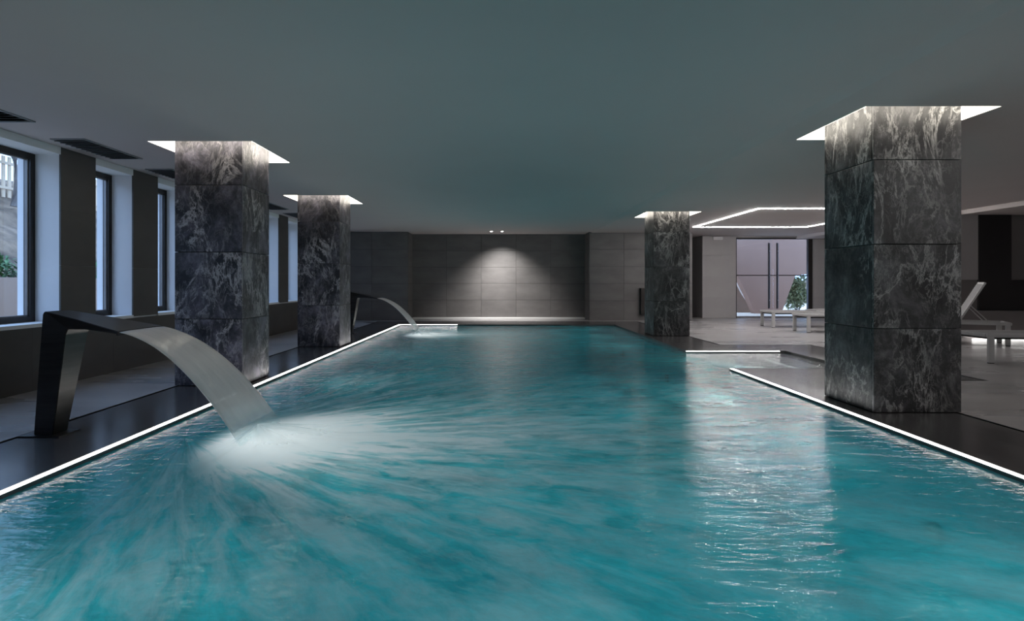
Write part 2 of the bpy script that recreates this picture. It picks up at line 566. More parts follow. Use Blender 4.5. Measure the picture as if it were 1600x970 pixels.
# ---- steps in the bay
st = empty('pool_steps', (PXR, BY0, PD))
tag(st, 'pale stone steps leading down into the pool bay', 'steps', kind='structure')
tread = 0.42
for i in range(6):
    x1 = BX - i * tread
    z1 = -0.11 - 0.16 * i
    x0 = x1 - tread
    s = boxes('step', [(x0 - PXR, BX - PXR - i * 0.0, 0, BY1 - BY0, (z1 - 0.16) - PD if i < 5 else 0, z1 - 0.03 - PD)], M['riser'], st)
    boxes('tread', [(x0 - PXR - 0.02, x1 - PXR, 0.0, BY1 - BY0, z1 - 0.03 - PD, z1 - PD)], M['step'], s)

# ---- water
bm = bmesh.new()
v = [bm.verts.new(p) for p in ((PXL, PY0, WZ), (PXR, PY0, WZ), (PXR, BY0, WZ), (BX, BY0, WZ), (BX, BY1, WZ),
                               (PXR, BY1, WZ), (PXR, PY1, WZ), (PXL, PY1, WZ))]
e1 = bm.faces.new((v[0], v[1], v[2], v[5], v[6], v[7]))
e2 = bm.faces.new((v[2], v[3], v[4], v[5]))
water = link('pool_water', new_mesh('pool_water', bm), None, M['water'])
tag(water, 'turquoise pool water with pale streaks of foam', 'water', kind='stuff')


# ---- light strips along the pool edge
def strip(name, x0, x1, y0, y1, label):
    o = empty(name, ((x0 + x1) / 2, (y0 + y1) / 2, -0.12))
    tag(o, label, 'light strip', 'light strips along the pool edge')
    hx, hy = (x1 - x0) / 2, (y1 - y0) / 2
    boxes('channel', [(-hx, hx, -hy, hy, 0.0, 0.112)], M['deck'], o)
    boxes('diffuser', [(-hx + 0.004, hx - 0.004, -hy + 0.004, hy - 0.004, 0.1125, 0.1165)], M['led'], o)
    return o


SW = 0.042
strip('led_strip', PXL, PXL + SW, PY0, PY1 - SW, 'glowing white light strip along the left edge of the pool')
strip('led_strip', PXR - SW, PXR, PY0, BY0, 'glowing white light strip along the right edge below the near pillar')
strip('led_strip', PXR, BX - 0.1, BY1 - SW, BY1, 'glowing white light strip on the far edge of the step bay')
strip('led_strip', PXL, -1.2, PY1 - SW, PY1, 'short glowing light strip at the far left corner of the pool')

# ---- ceiling with openings for the column coves
CV = 0.20
coves = [(x0 - CV, x1 + CV, y - CV, y + (x1 - x0) + CV) for (x0, x1, y) in COLS]


def holed(x0, x1, y0, y1, z0, z1, holes):
    xs = sorted({x0, x1, *[h[0] for h in holes], *[h[1] for h in holes]})
    ys = sorted({y0, y1, *[h[2] for h in holes], *[h[3] for h in holes]})
    out = []
    for i in range(len(ys) - 1):
        run = None
        for j in range(len(xs) - 1):
            cx, cy = (xs[j] + xs[j + 1]) / 2, (ys[i] + ys[i + 1]) / 2
            if any(h[0] < cx < h[1] and h[2] < cy < h[3] for h in holes):
                if run:
                    out.append((*run, ys[i], ys[i + 1], z0, z1))
                run = None
            else:
                run = (run[0] if run else xs[j], xs[j + 1])
        if run:
            out.append((*run, ys[i], ys[i + 1], z0, z1))
    return out


ceil = boxes('ceiling', holed(XL - 0.6, 2.80, YF, YB + 0.4, CM, CM + 0.1, coves[:2]) +
             holed(2.92, 9.95, YF, YB + 1.8, CR, CR + 0.125, coves[2:]) +
             [(9.95, XRW + 0.3, YF, YB + 0.4, CF, CM + 0.1)], M['ceiling'])
bm = bmesh.new()
bm.from_mesh(ceil.data)
ya, yb = YF, YB + 0.4
cv = [bm.verts.new(p) for p in ((2.80, ya, CM), (2.92, ya, CR), (2.92, yb, CR), (2.80, yb, CM), (2.80, ya, CM + 0.1), (2.92, ya, CM + 0.1), (2.92, yb, CM + 0.1), (2.80, yb, CM + 0.1))]
for f in ((0, 3, 2, 1), (4, 5, 6, 7), (0, 1, 5, 4), (2, 3, 7, 6)):
    bm.faces.new([cv[i] for i in f])
bm.to_mesh(ceil.data)
bm.free()
tag(ceil, 'smooth grey white ceiling stepping down towards the right side', 'ceiling', kind='structure')

# ---- left wall: parapet, piers, reveals, dark cladding panels
wl = empty('wall_left', (0, 0, 0))
tag(wl, 'left wall of dark panelled piers between tall windows', 'wall', kind='structure')
XF, XO = -5.48, -5.66         # window plane, outer face
SILL, HEAD = 0.74, 2.70
edges = [(2.75, 4.45), (5.2, 6.757)] + [(6.757 + 1.335 * k - 0.75, 6.757 + 1.335 * k) for k in range(1, 9)]  # first opening is an added, unseen window lighting the near deck
wall_end = 18.1
solid = [(XO, XL - 0.02, YF, wall_end + 0.3, -0.1, SILL - 0.04), (XO, XL - 0.02, YF, wall_end + 0.3, HEAD, CM)]
prev = YF
piers = []
for (a, b_) in edges + [(wall_end, wall_end)]:
    solid.append((XO, XL - 0.02, prev, a, SILL - 0.04, HEAD))
    piers.append((prev, a))
    prev = b_
boxes('masonry', solid, M['reveal'], wl)
boxes('joint_backing', [(XL - 0.0205, XL - 0.0195, YF, wall_end, 0, SILL - 0.041)], M['grout'], wl)
tiers = [0.0, 0.72, 1.40, 2.06, CM]
for (a, b_) in piers:
    n = max(1, round((b_ - a) / 1.6))
    for j in range(n):
        ya, yb = a + (b_ - a) * j / n, a + (b_ - a) * (j + 1) / n
        for k in range(1, 4):
            piece('panel', XL - 0.02, XL, ya + 0.0008, yb - 0.0008, tiers[k] + 0.0008, tiers[k + 1] - 0.0008, M['wall_left'], wl, 0)
yy = YF
while yy < wall_end - 0.01:
    ye = min(yy + 1.335, wall_end)
    piece('panel', XL - 0.02, XL, yy + 0.0008, ye - 0.0008, 0.001, 0.70, M['wall_left'], wl, 0)
    yy = ye
for i, (a, b_) in enumerate(edges):
    boxes('window_sill', [(XO - 0.03, XL + 0.006, a, b_, SILL - 0.04, SILL)], M['reveal'], wl)
    # lintel strip above the opening
    boxes('lintel', [(XL - 0.02, XL, a, b_, HEAD, CM - 0.001)], M['reveal'], wl)
for i, (a, b_) in enumerate(edges):
    w = empty('window_%d' % (i + 1), (XF, (a + b_) / 2, SILL))
    tag(w, ['dark framed window just outside the left picture edge',
            'wide dark framed window looking onto the picket fence'][i] if i < 2 else
        'narrow dark framed window, %s beyond the wide window' % ['first', 'second', 'third', 'fourth', 'fifth', 'sixth', 'seventh', 'eighth'][i - 2],
        'window', 'tall windows in the left wall', 'structure')
    hw, h = (b_ - a) / 2, HEAD - SILL
    fw = 0.07
    boxes('frame', [(-0.05, 0.03, -hw, -hw + fw, 0, h), (-0.05, 0.03, hw - fw, hw, 0, h),
                    (-0.05, 0.03, -hw + fw, hw - fw, 0, fw), (-0.05, 0.03, -hw + fw, hw - fw, h - fw, h)], M['frame'], w)
    q = fw + 0.012
    boxes('bead', [(-0.03, 0.005, -hw + fw, -hw + q, fw, h - fw), (-0.03, 0.005, hw - q, hw - fw, fw, h - fw),
                   (-0.03, 0.005, -hw + q, hw - q, fw, q), (-0.03, 0.005, -hw + q, hw - q, h - q, h - fw)], M['frame_light'], w)
    boxes('pane', [(-0.018, -0.012, -hw + q, hw - q, q, h - q)], M['glass'], w)


# ---- far walls with large tiles
def tiled_wall(parent, x0, x1, y, z1, nx, zs, mat_, gap=0.003, depth=0.02):
    for i in range(nx):
        a = x0 + (x1 - x0) * i / nx
        b = x0 + (x1 - x0) * (i + 1) / nx
        for k in range(len(zs) - 1):
            piece('tile', a + gap, b - gap, y - depth, y, zs[k] + gap, zs[k + 1] - gap, mat_, parent, 0.002)


zt = [0.0, 0.62, 1.16, 1.70, 2.24, CM]
wb = empty('wall_back', (0, 0, 0))
tag(wb, 'dark tiled far wall with a wide central recess', 'wall', kind='structure')
boxes('backing', [(-2.9, 2.82, 19.02, 19.25, -0.1, CM), (XL - 0.65, -2.9, 18.12, 19.25, -0.1, CM),
                  (2.82, 6.05, 18.12, 19.25, -0.1, CM)], M['grout'], wb)
tiled_wall(wb, -2.9, 2.82, 19.02, CM, 5, zt, M['wall'])
tiled_wall(wb, XL, -2.9, 18.12, CM, 2, zt, M['wall'])
tiled_wall(wb, 2.82, 6.05, 18.12, CM, 3, [*zt[:-1], CR], M['wall'])
for xx, s in ((-2.9, 1), (2.82, -1)):
    for k in range(5):
        piece('return_tile', min(xx, xx + 0.02 * s), max(xx, xx + 0.02 * s), 18.12, 19.0, zt[k] + 0.003, zt[k + 1] - 0.003, M['wall'], wb, 0.002)
tr_ = boxes('trim_1', [(-2.85, 2.77, 18.72, 18.998, 0.0, 0.05)], M['step'], None, 0.004)  # pale ledge added as the strip of floor lit by the downlights
tag(tr_, 'pale stone ledge at the foot of the far wall recess', 'ledge', kind='structure')
wbr = empty('wall_entrance', (0, 0, 0))
tag(wbr, 'grey entrance wall around the glass double door', 'wall', kind='structure')
DX0, DX1, DH = 7.91, 10.5, 2.70
boxes('masonry', [(6.78, DX0, YB, YB + 0.3, -0.1, CR), (DX1, XRW + 0.3, YB, YB + 0.3, -0.1, CR), (DX0, DX1, YB, YB + 0.3, DH, CR),
                  (6.78, 6.9, YB + 0.3, YB + 1.6, -0.1, CR)], M['wall_light'], wbr)
boxes('recess_lining', [(5.9, 6.78, YB + 1.6, YB + 1.7, -0.1, CR), (5.95, 6.05, 19.25, YB + 1.6, -0.1, CR), (6.05, 6.78, YB + 0.3, YB + 1.6, -0.12, 0.0)],
      M['black'], wbr)  # black puts the shade of the recess into the colour
for (a, b_) in ((6.78, DX0), (DX1, XRW)):
    for k in range(4):
        z = [0, 0.7, 1.4, 2.1, CR]
        piece('tile', a + 0.003, b_ - 0.003, YB - 0.02, YB, z[k] + 0.003, z[k + 1] - 0.003, M['wall_light'], wbr, 0.002)
wr = boxes('wall_right', [(XRW, XRW + 0.3, YF, YB + 0.3, -0.1, CM)], M['wall_light'])
tag(wr, 'plain grey wall at the far right side of the hall', 'wall', kind='structure')
wn = boxes('wall_front', [(XL - 0.65, XRW + 0.3, YF - 0.3, YF, -0.1, CM)], M['wall'])
tag(wn, 'dark wall behind the camera', 'wall', kind='structure')

# ---- partition with dark panels, bench plinth and hidden light on the right
pt = empty('wall_partition', (9.75, 12.5, 0))
tag(pt, 'partition wall of dark and grey panels behind the right loungers', 'wall', kind='structure')


def pbox(name, x0, x1, y0, y1, z0, z1, m):
    return boxes(name, [(x0 - 9.75, x1 - 9.75, y0 - 12.5, y1 - 12.5, z0, z1)], m, pt)


M['wall_dim'] = mottled('brownish_grey_panel', (0.16, 0.145, 0.145), (0.19, 0.17, 0.17), 1.0, 0.6)
pbox('masonry', 9.75, 9.96, 12.5, 13.0, 0, CR, M['wall_dim'])
pbox('masonry', 9.96, XRW, 12.5, 13.0, 0, CF, M['wall_dim'])
pbox('upper_panel', 9.75, 10.355, 12.47, 12.5, 1.255, CR - 0.003, M['wall_light'])
pbox('dark_panel', 10.36, 11.06, 12.45, 12.5, 0.60, CF - 0.003, M['black'])
pbox('upper_panel', 11.065, XRW - 0.01, 12.47, 12.5, 1.255, CF - 0.06, M['wall_dim'])
pbox('dark_panel', 11.065, XRW - 0.01, 12.46, 12.5, 0.60, 1.25, M['black'])
pbox('plinth', 9.75, XRW - 0.01, 12.30, 12.5, 0.12, 0.585, M['wall_dim'])
led = boxes('plinth_light', [(10.15, 12.4, 12.36, 12.38, 0.03, 0.115)], M['led_plinth'])
tag(led, 'bright light strip glowing under the plinth behind the loungers', 'light strip')

# ================================================================== COLUMNS
tz = [0.004, 0.775, 1.55, 2.325, 3.03]
col_labels = ['near left marble pillar standing behind the near water spout', 'far left marble pillar beside the far water spout',
              'large near right marble pillar at the pool edge', 'far right marble pillar beyond the pool steps']
cove_labels = ['glowing ceiling cove around the near left pillar', 'glowing ceiling cove around the far left pillar',
               'glowing ceiling cove around the large near right pillar', 'glowing ceiling cove around the far right pillar']
for ci, (x0, x1, y0) in enumerate(COLS):
    w = x1 - x0
    cx, cy = (x0 + x1) / 2, y0 + w / 2
    c = empty('pillar', (cx, cy, 0))
    tag(c, col_labels[ci], 'pillar', 'marble pillars around the pool')
    h = w / 2
    t = 0.03
    boxes('core', [(-h + t - 0.004, h - t + 0.004, -h + t - 0.004, h - t + 0.004, 0.0, 3.03)], M['core'], c)
    mm = M['marble2'] if ci < 2 else M['marble']
    g = 0.003
    for k in range(4):
        a, b_ = tz[k] + g, tz[k + 1] - g
        for s in (-1, 1):
            piece('slab', -h, h, min(s * h, s * (h - t)), max(s * h, s * (h - t)), a, b_, mm, c, 0.003)
            piece('slab', min(s * h, s * (h - t)), max(s * h, s * (h - t)), -h + t + g, h - t - g, a, b_, mm, c, 0.003)
    # cove
    hx0, hx1, hy0, hy1 = coves[ci]
    cz = CM if ci < 2 else CR
    k = empty('cove_light', (cx, cy, cz))
    tag(k, cove_labels[ci], 'cove light', 'lit coves around the pillar heads')
    H = (hx1 - hx0) / 2
    top = 3.03 - cz
    wt = 0.03
    boxes('recess', [(-H - wt, -H, -H - wt, H + wt, 0.001, top), (H, H + wt, -H - wt, H + wt, 0.001, top),
                     (-H, H, -H - wt, -H, 0.001, top), (-H, H, H, H + wt, 0.001, top),
                     (-H - wt, H + wt, -H - wt, H + wt, top + 0.001, top + 0.03)], M['reveal'], k)
    dt = 0.012                       # recess walls made to glow, in place of hidden light strips
    for (a0, a1, b0, b1) in ((-H, H, -H, -H + dt), (-H, H, H - dt, H),
                             (-H, -H + dt, -H + dt, H - dt), (H - dt, H, -H + dt, H - dt)):
        boxes('diffuser', [(a0, a1, b0, b1, 0.004, top - 0.004)], M['led_cove'], k)


# ================================================================== WATER SPOUTS
def lerp(a, b, t):
    return a + (b - a) * t


def spout(cy, label, jlabel, slabel):
    bx = -3.555
    o = empty('water_spout', (bx, cy, 0))
    tag(o, label, 'water spout', 'steel spouts on the left deck')
    # outer path (back, top) and inner path (front, underside): x, z, half width
    outer = [(-3.63, 0.012, 0.076), (-3.575, 0.5, 0.10), (-3.522, 0.955, 0.124), (-3.505, 0.976, 0.126), (-3.2, 0.915, 0.19), (-2.838, 0.836, 0.285)]
    inner = [(-3.48, 0.012, 0.076), (-3.405, 0.45, 0.10), (-3.345, 0.80, 0.122), (-3.325, 0.838, 0.126), (-3.15, 0.842, 0.19), (-2.838, 0.815, 0.285)]
    bm = bmesh.new()
    rows = []
    for (a, b_) in zip(outer, inner):
        rows.append([bm.verts.new((a[0] - bx, -a[2], a[1])), bm.verts.new((a[0] - bx, a[2], a[1])),
                     bm.verts.new((b_[0] - bx, b_[2], b_[1])), bm.verts.new((b_[0] - bx, -b_[2], b_[1]))])
    for i in range(len(rows) - 1):
        p, q = rows[i], rows[i + 1]
        for k in range(4):
            bm.faces.new((p[k], p[(k + 1) % 4], q[(k + 1) % 4], q[k]))
    bm.faces.new(rows[0])
    bm.faces.new(list(reversed(rows[-1])))
    bmesh.ops.recalc_face_normals(bm, faces=bm.faces[:])
    long_e = [e for e in bm.edges]
    bmesh.ops.bevel(bm, geom=long_e, offset=0.004, segments=2, affect='EDGES', clamp_overlap=True)
    link('body', new_mesh('spout_body', bm), o, M['steel'])
    boxes('lip', [(-2.845 - bx, -2.825 - bx, -0.287, 0.287, 0.806, 0.815)], M['black'], o)
    boxes('base_plate', [(-3.72 - bx, -3.40 - bx, -0.12, 0.12, 0.0, 0.012)], M['steel'], o, 0.003)
    # water sheet
    n, mseg = 28, 16
    bm = bmesh.new()
    uvl = bm.loops.layers.uv.new('flow')
    top, bot = [], []
    coords = {}
    rnd = random.Random(3)
    for i in range(n + 1):
        t = i / n
        x = 0.93 * t
        z = 0.828 - 0.21 * x - 0.735 * x * x
        hw = lerp(0.282, 0.385, t ** 1.2)
        th = lerp(0.011, 0.020, t)
        rt, rb = [], []
        for j in range(mseg + 1):
            u = j / mseg * 2 - 1
            rip = 0.006 * t * math.sin(j * 2.1 + 1.3 * math.sin(i * 0.3)) + 0.012 * t * (1 - u * u)
            y = u * hw + 0.03 * t
            edge = max(0.15, 1 - abs(u) ** 6)
            a = bm.verts.new((-2.823 - bx + x, y, max(z + th * 0.5 * edge + rip, WZ - 0.02)))
            b_ = bm.verts.new((-2.823 - bx + x - 0.35 * th, y, max(z - th * 0.5 * edge + rip, WZ - 0.03)))
            coords[a] = coords[b_] = (u * 0.5 + 0.5, t)
            rt.append(a)
            rb.append(b_)
        top.append(rt)
        bot.append(rb)
    for i in range(n):
        for j in range(mseg):
            bm.faces.new((top[i][j], top[i + 1][j], top[i + 1][j + 1], top[i][j + 1]))
            bm.faces.new((bot[i][j], bot[i][j + 1], bot[i + 1][j + 1], bot[i + 1][j]))
        bm.faces.new((top[i][0], bot[i][0], bot[i + 1][0], top[i + 1][0]))
        bm.faces.new((top[i][mseg], top[i + 1][mseg], bot[i + 1][mseg], bot[i][mseg]))
    bm.faces.new([top[0][j] for j in range(mseg + 1)] + [bot[0][j] for j in range(mseg, -1, -1)])
    for f in bm.faces:
        for l in f.loops:
            l[uvl].uv = coords[l.vert]
    j = link('water_jet', new_mesh('water_jet', bm), None, M['jet'], (bx, cy, 0), smooth=True)
    tag(j, jlabel, 'water jet', 'water sheets falling from the spouts', 'stuff')
    # splash mound where the sheet lands
    bm = bmesh.new()
    uvl = bm.loops.layers.uv.new('flow')
    coords = {}
    nr, na = 14, 56
    prevr = None
    for i in range(nr + 1):
        r = i / nr
        ring = []
        for a in range(na):
            th = 2 * math.pi * a / na
            wob = 1 + 0.18 * math.sin(3 * th + 1) + 0.10 * math.sin(7 * th + 2.2) + 0.06 * math.sin(13 * th)
            ux, uy = math.cos(th) * r * wob, math.sin(th) * r * wob
            x = ux * (1.25 if ux > 0 else 0.25) + 0.0
            y = uy * 0.85
            z = WZ + 0.004 + 0.10 * math.exp(-3.5 * r * r) * (1 + 0.5 * r * math.sin(5 * th + 9 * r)) * (1 - r)
            vv = bm.verts.new((x, y, z))
            coords[vv] = (a / na, r)
            ring.append(vv)
        if prevr:
            for a in range(na):
                bm.faces.new((prevr[a], ring[a], ring[(a + 1) % na], prevr[(a + 1) % na]))
        prevr = ring
    for f in bm.faces:
        for l in f.loops:
            u_, v_ = coords[l.vert]
            l[uvl].uv = (u_, v_)
        us = [l[uvl].uv[0] for l in f.loops]
        if max(us) - min(us) > 0.5:
            for l in f.loops:
                if l[uvl].uv[0] < 0.5:
                    l[uvl].uv = (l[uvl].uv[0] + 1, l[uvl].uv[1])
    s = link('splash', new_mesh('splash', bm), None, M['splash'], (-1.93, cy + 0.03, 0), smooth=True)
    tag(s, slabel, 'splash', 'splashes under the water jets', 'stuff')


spout(4.56, 'large dark steel blade spout on the near left deck', 'broad sheet of water arching from the near spout',
      'white foaming splash below the near water sheet')
spout(13.6, 'small distant steel spout behind the far left pillar', 'thin arc of water from the distant spout',
      'small white splash at the far end of the pool')

# ================================================================== ADDED UNDERWATER LAMPS, unseen, put in to light the water
pl_spots, pl_words = [], []
for k in range(6):
    nth = ['first', 'second', 'third', 'fourth', 'fifth', 'sixth'][k]
    pl_spots += [(PXL + 0.02, (2.0, 4.56, 7.2, 9.8, 13.6, 15.4)[k], 0), (PXR - 0.02, (2.2, 4.3, 6.4, 11.2, 13.2, 15.2)[k], 180)]
    pl_words += ['left pool wall, %s from the camera%s' % (nth, ', below the spout' if k in (1, 4) else ''), 'right pool wall, %s from the camera' % nth]
for x, wd in ((-1.6, 'left third'), (0.2, 'middle'), (2.0, 'right third')):
    pl_spots.append((x, PY0 + 0.02, 90))
    pl_words.append(wd + ' of the near end wall')
pl_spots.append((3.62, BY0 + 0.02, 90))
pl_words.append('side wall of the bay, over the steps')
for (x, y, rz), wd in zip(pl_spots, pl_words):
    o = empty('pool_lamp', (x, y, -1.08 if 'spout' in wd else -0.30 if 'bay' in wd else -0.68), R(rz))
    tag(o, 'round underwater lamp in the ' + wd, 'pool lamp', 'underwater lamps in the pool walls')
    bm = bmesh.new()
    add_tube(bm, [(-0.02, 0, 0), (0.012, 0, 0)], [0.085, 0.08], 24)
    link('rim', new_mesh('rim', bm), o, M['handle_dark'])
    bm = bmesh.new()
    add_tube(bm, [(0.012, 0, 0), (0.018, 0, 0)], [0.06, 0.05], 24)
    link('lens', new_mesh('lens', bm), o, M['led_pool'])
    L = bpy.data.lights.new('pool_lamp_light', 'SPOT')
    L.energy = ADDED_POOL_LIGHT
    L.color = (0.80, 0.97, 1.0)
    L.spot_size = R(128)
    L.spot_blend = 1.0
    L.shadow_soft_size = 0.05
    lo = bpy.data.objects.new('lamp_light', L)
    COL.objects.link(lo)
    lo.parent = o
    lo.location = (0.08, 0, 0)
    if 'bay' in wd:  # lamp added to brighten the steps
        L.energy = 35.0
        L.color = (1.0, 0.98, 0.96)
        L.spot_size = R(150)
    if 'spout' in wd:  # white lamps added to light the foam from below
        L.energy = ADDED_SPOUT_LIGHT
        L.color = (1.0, 0.98, 0.97)
        L.spot_size = R(84)
    lo.rotation_euler = (0, R(-116 if 'spout' in wd else -85), 0)

# ================================================================== CEILING FITTINGS
# rectangular light line over the lounge; the near frame is added, out of view
lw = 0.02
for fy, fl in ((14.15, 'thin rectangular line of white light on the ceiling before the door'),
               (1.9, 'thin rectangular line of white light on the ceiling beside the camera')):
    lf = empty('ceiling_light_frame', (7.01, fy, CR))
    tag(lf, fl, 'ceiling light', 'rectangular light lines on the lounge ceiling')
    for (a, b_, c_, d_) in ((-1.58, 1.58, -2.05, -2.05 + lw), (-1.58, 1.58, 2.05 - lw, 2.05), (-1.58, -1.58 + lw, -2.05 + lw, 2.05 - lw), (1.58 - lw, 1.58, -2.05 + lw, 2.05 - lw)):
        boxes('led_line', [(a, b_, c_, d_, -0.012, 0.0)], M['led_ceil' if fy > 5 else 'led_ceil_dim'], lf)
# downlights on the far wall
for x, wd, size, tilt, pw in ((-0.26, 'left', 50, 31, 0.45), (0.07, 'right', 100, 24, 1.4)):
    o = empty('downlight', (x, 17.8, CM))
    tag(o, '%s one of two tiny downlights before the far wall' % wd, 'downlight', 'downlights before the far wall')
    bm = bmesh.new()
    add_tube(bm, [(0, 0, 0.0), (0, 0, -0.012)], [0.06, 0.055], 20)
    link('rim', new_mesh('rim', bm), o, M['grille_frame'])
    bm = bmesh.new()
    add_tube(bm, [(0, 0, -0.012), (0, 0, -0.018)], [0.04, 0.035], 20)
    link('lens', new_mesh('lens', bm), o, M['led_lamp'])
    L = bpy.data.lights.new('downlight_light', 'SPOT')
    L.energy = SPOT_W * pw
    L.color = (1.0, 0.98, 0.95)
    L.spot_size = R(size)
    L.spot_blend = 1.0
    L.shadow_soft_size = 0.03
    lo = bpy.data.objects.new('lamp_light', L)
    COL.objects.link(lo)
    lo.parent = o
    lo.location = (0, 0, -0.03)
    lo.rotation_euler = (R(tilt), 0, 0)
# air grilles along the windows
for k, wd in enumerate(['at the left picture edge', 'beside the wide window', 'before the near left pillar', 'behind the near left pillar', 'beyond the near left pillar, before the far one', 'nearest the far left wall corner']):
    y0 = 4.645 + 1.70 * k
    o = empty('air_grille', (-4.765, y0 + 0.515, CM))
    tag(o, 'dark square air grille in the ceiling ' + wd, 'air grille', 'air grilles along the windows')
    boxes('frame', [(-0.193, 0.193, -0.515, -0.49, -0.012, 0), (-0.193, 0.193, 0.49, 0.515, -0.012, 0),
                    (-0.193, -0.17, -0.49, 0.49, -0.012, 0), (0.17, 0.193, -0.49, 0.49, -0.012, 0)], M['grille_frame'], o)
    boxes('backing', [(-0.17, 0.17, -0.49, 0.49, -0.003, 0)], M['black'], o)
    for s in range(12):
        sl = piece('slat', -0.17, 0.17, -0.03, 0.03, -0.003, 0.003, M['grille'], o, 0)
        sl.location = (0, -0.45 + s * 0.0818, -0.014)
        sl.rotation_euler = (R(18), 0, 0)

# ================================================================== ENTRANCE DOOR
d = empty('door_1', ((DX0 + DX1) / 2, YB + 0.1, 0))
tag(d, 'glass double door in a dark frame with tall bar handles', 'door', kind='structure')
hw = (DX1 - DX0) / 2
boxes('frame', [(-hw, -hw + 0.045, -0.06, 0.06, 0, DH), (hw - 0.14, hw, -0.06, 0.06, 0, DH), (-hw + 0.045, hw - 0.14, -0.06, 0.06, DH - 0.05, DH)], M['frame'], d)
gx0, gx1 = -hw + 0.05, hw - 0.15
mid = 0.0
for li, (a, b_) in enumerate(((gx0, mid - 0.008), (mid + 0.008, gx1))):
    lf_ = empty('door_leaf', (0, 0, 0))
    lf_.parent = d
    boxes('pane', [(a, b_, -0.006, 0.006, 0.06, DH - 0.06)], M['glass'], lf_)
    boxes('clamp_rail', [(a, b_, -0.02, 0.02, 0.005, 0.06)], M['frame_light'], lf_)
    boxes('mid_rail', [(a, b_, -0.012, 0.012, 1.42, 1.45)], M['frame'], lf_)
    hx = mid - 0.14 if li == 0 else mid + 0.14
    for yy_ in (-0.07, 0.07):
        tube('handle', [(hx + (0.045 if yy_ > 0 else -0.045), yy_, 0.32), (hx + (0.045 if yy_ > 0 else -0.045), yy_, 2.52)], 0.024, M['handle_dark'], lf_, 12)
    for zz in (0.6, 1.43, 2.25):
        tube('handle_mount', [(hx, -0.07, zz), (hx, 0.07, zz)], 0.01, M['handle'], lf_, 8)
# emergency light
e = empty('emergency_light', (7.28, YB - 0.02, 2.62))
tag(e, 'small white emergency light box high beside the glass door', 'emergency light')
boxes('housing', [(-0.16, 0.16, -0.07, 0.0, 0.0, 0.10)], M['plastic'], e, 0.008)
boxes('diffuser', [(-0.14, 0.14, -0.076, -0.07, 0.012, 0.06)], M['alu'], e)
# dark panel on the wall behind the far right pillar
p = empty('wall_cabinet', (4.52, 18.1, 0.2))
tag(p, 'tall black cabinet on the far wall behind the right pillar', 'cabinet')
boxes('body', [(-0.12, 0.12, -0.12, 0, 0, 0.82)], M['black'], p, 0.005)
boxes('door', [(-0.105, 0.105, -0.13, -0.12, 0.02, 0.80)], M['frame'], p)


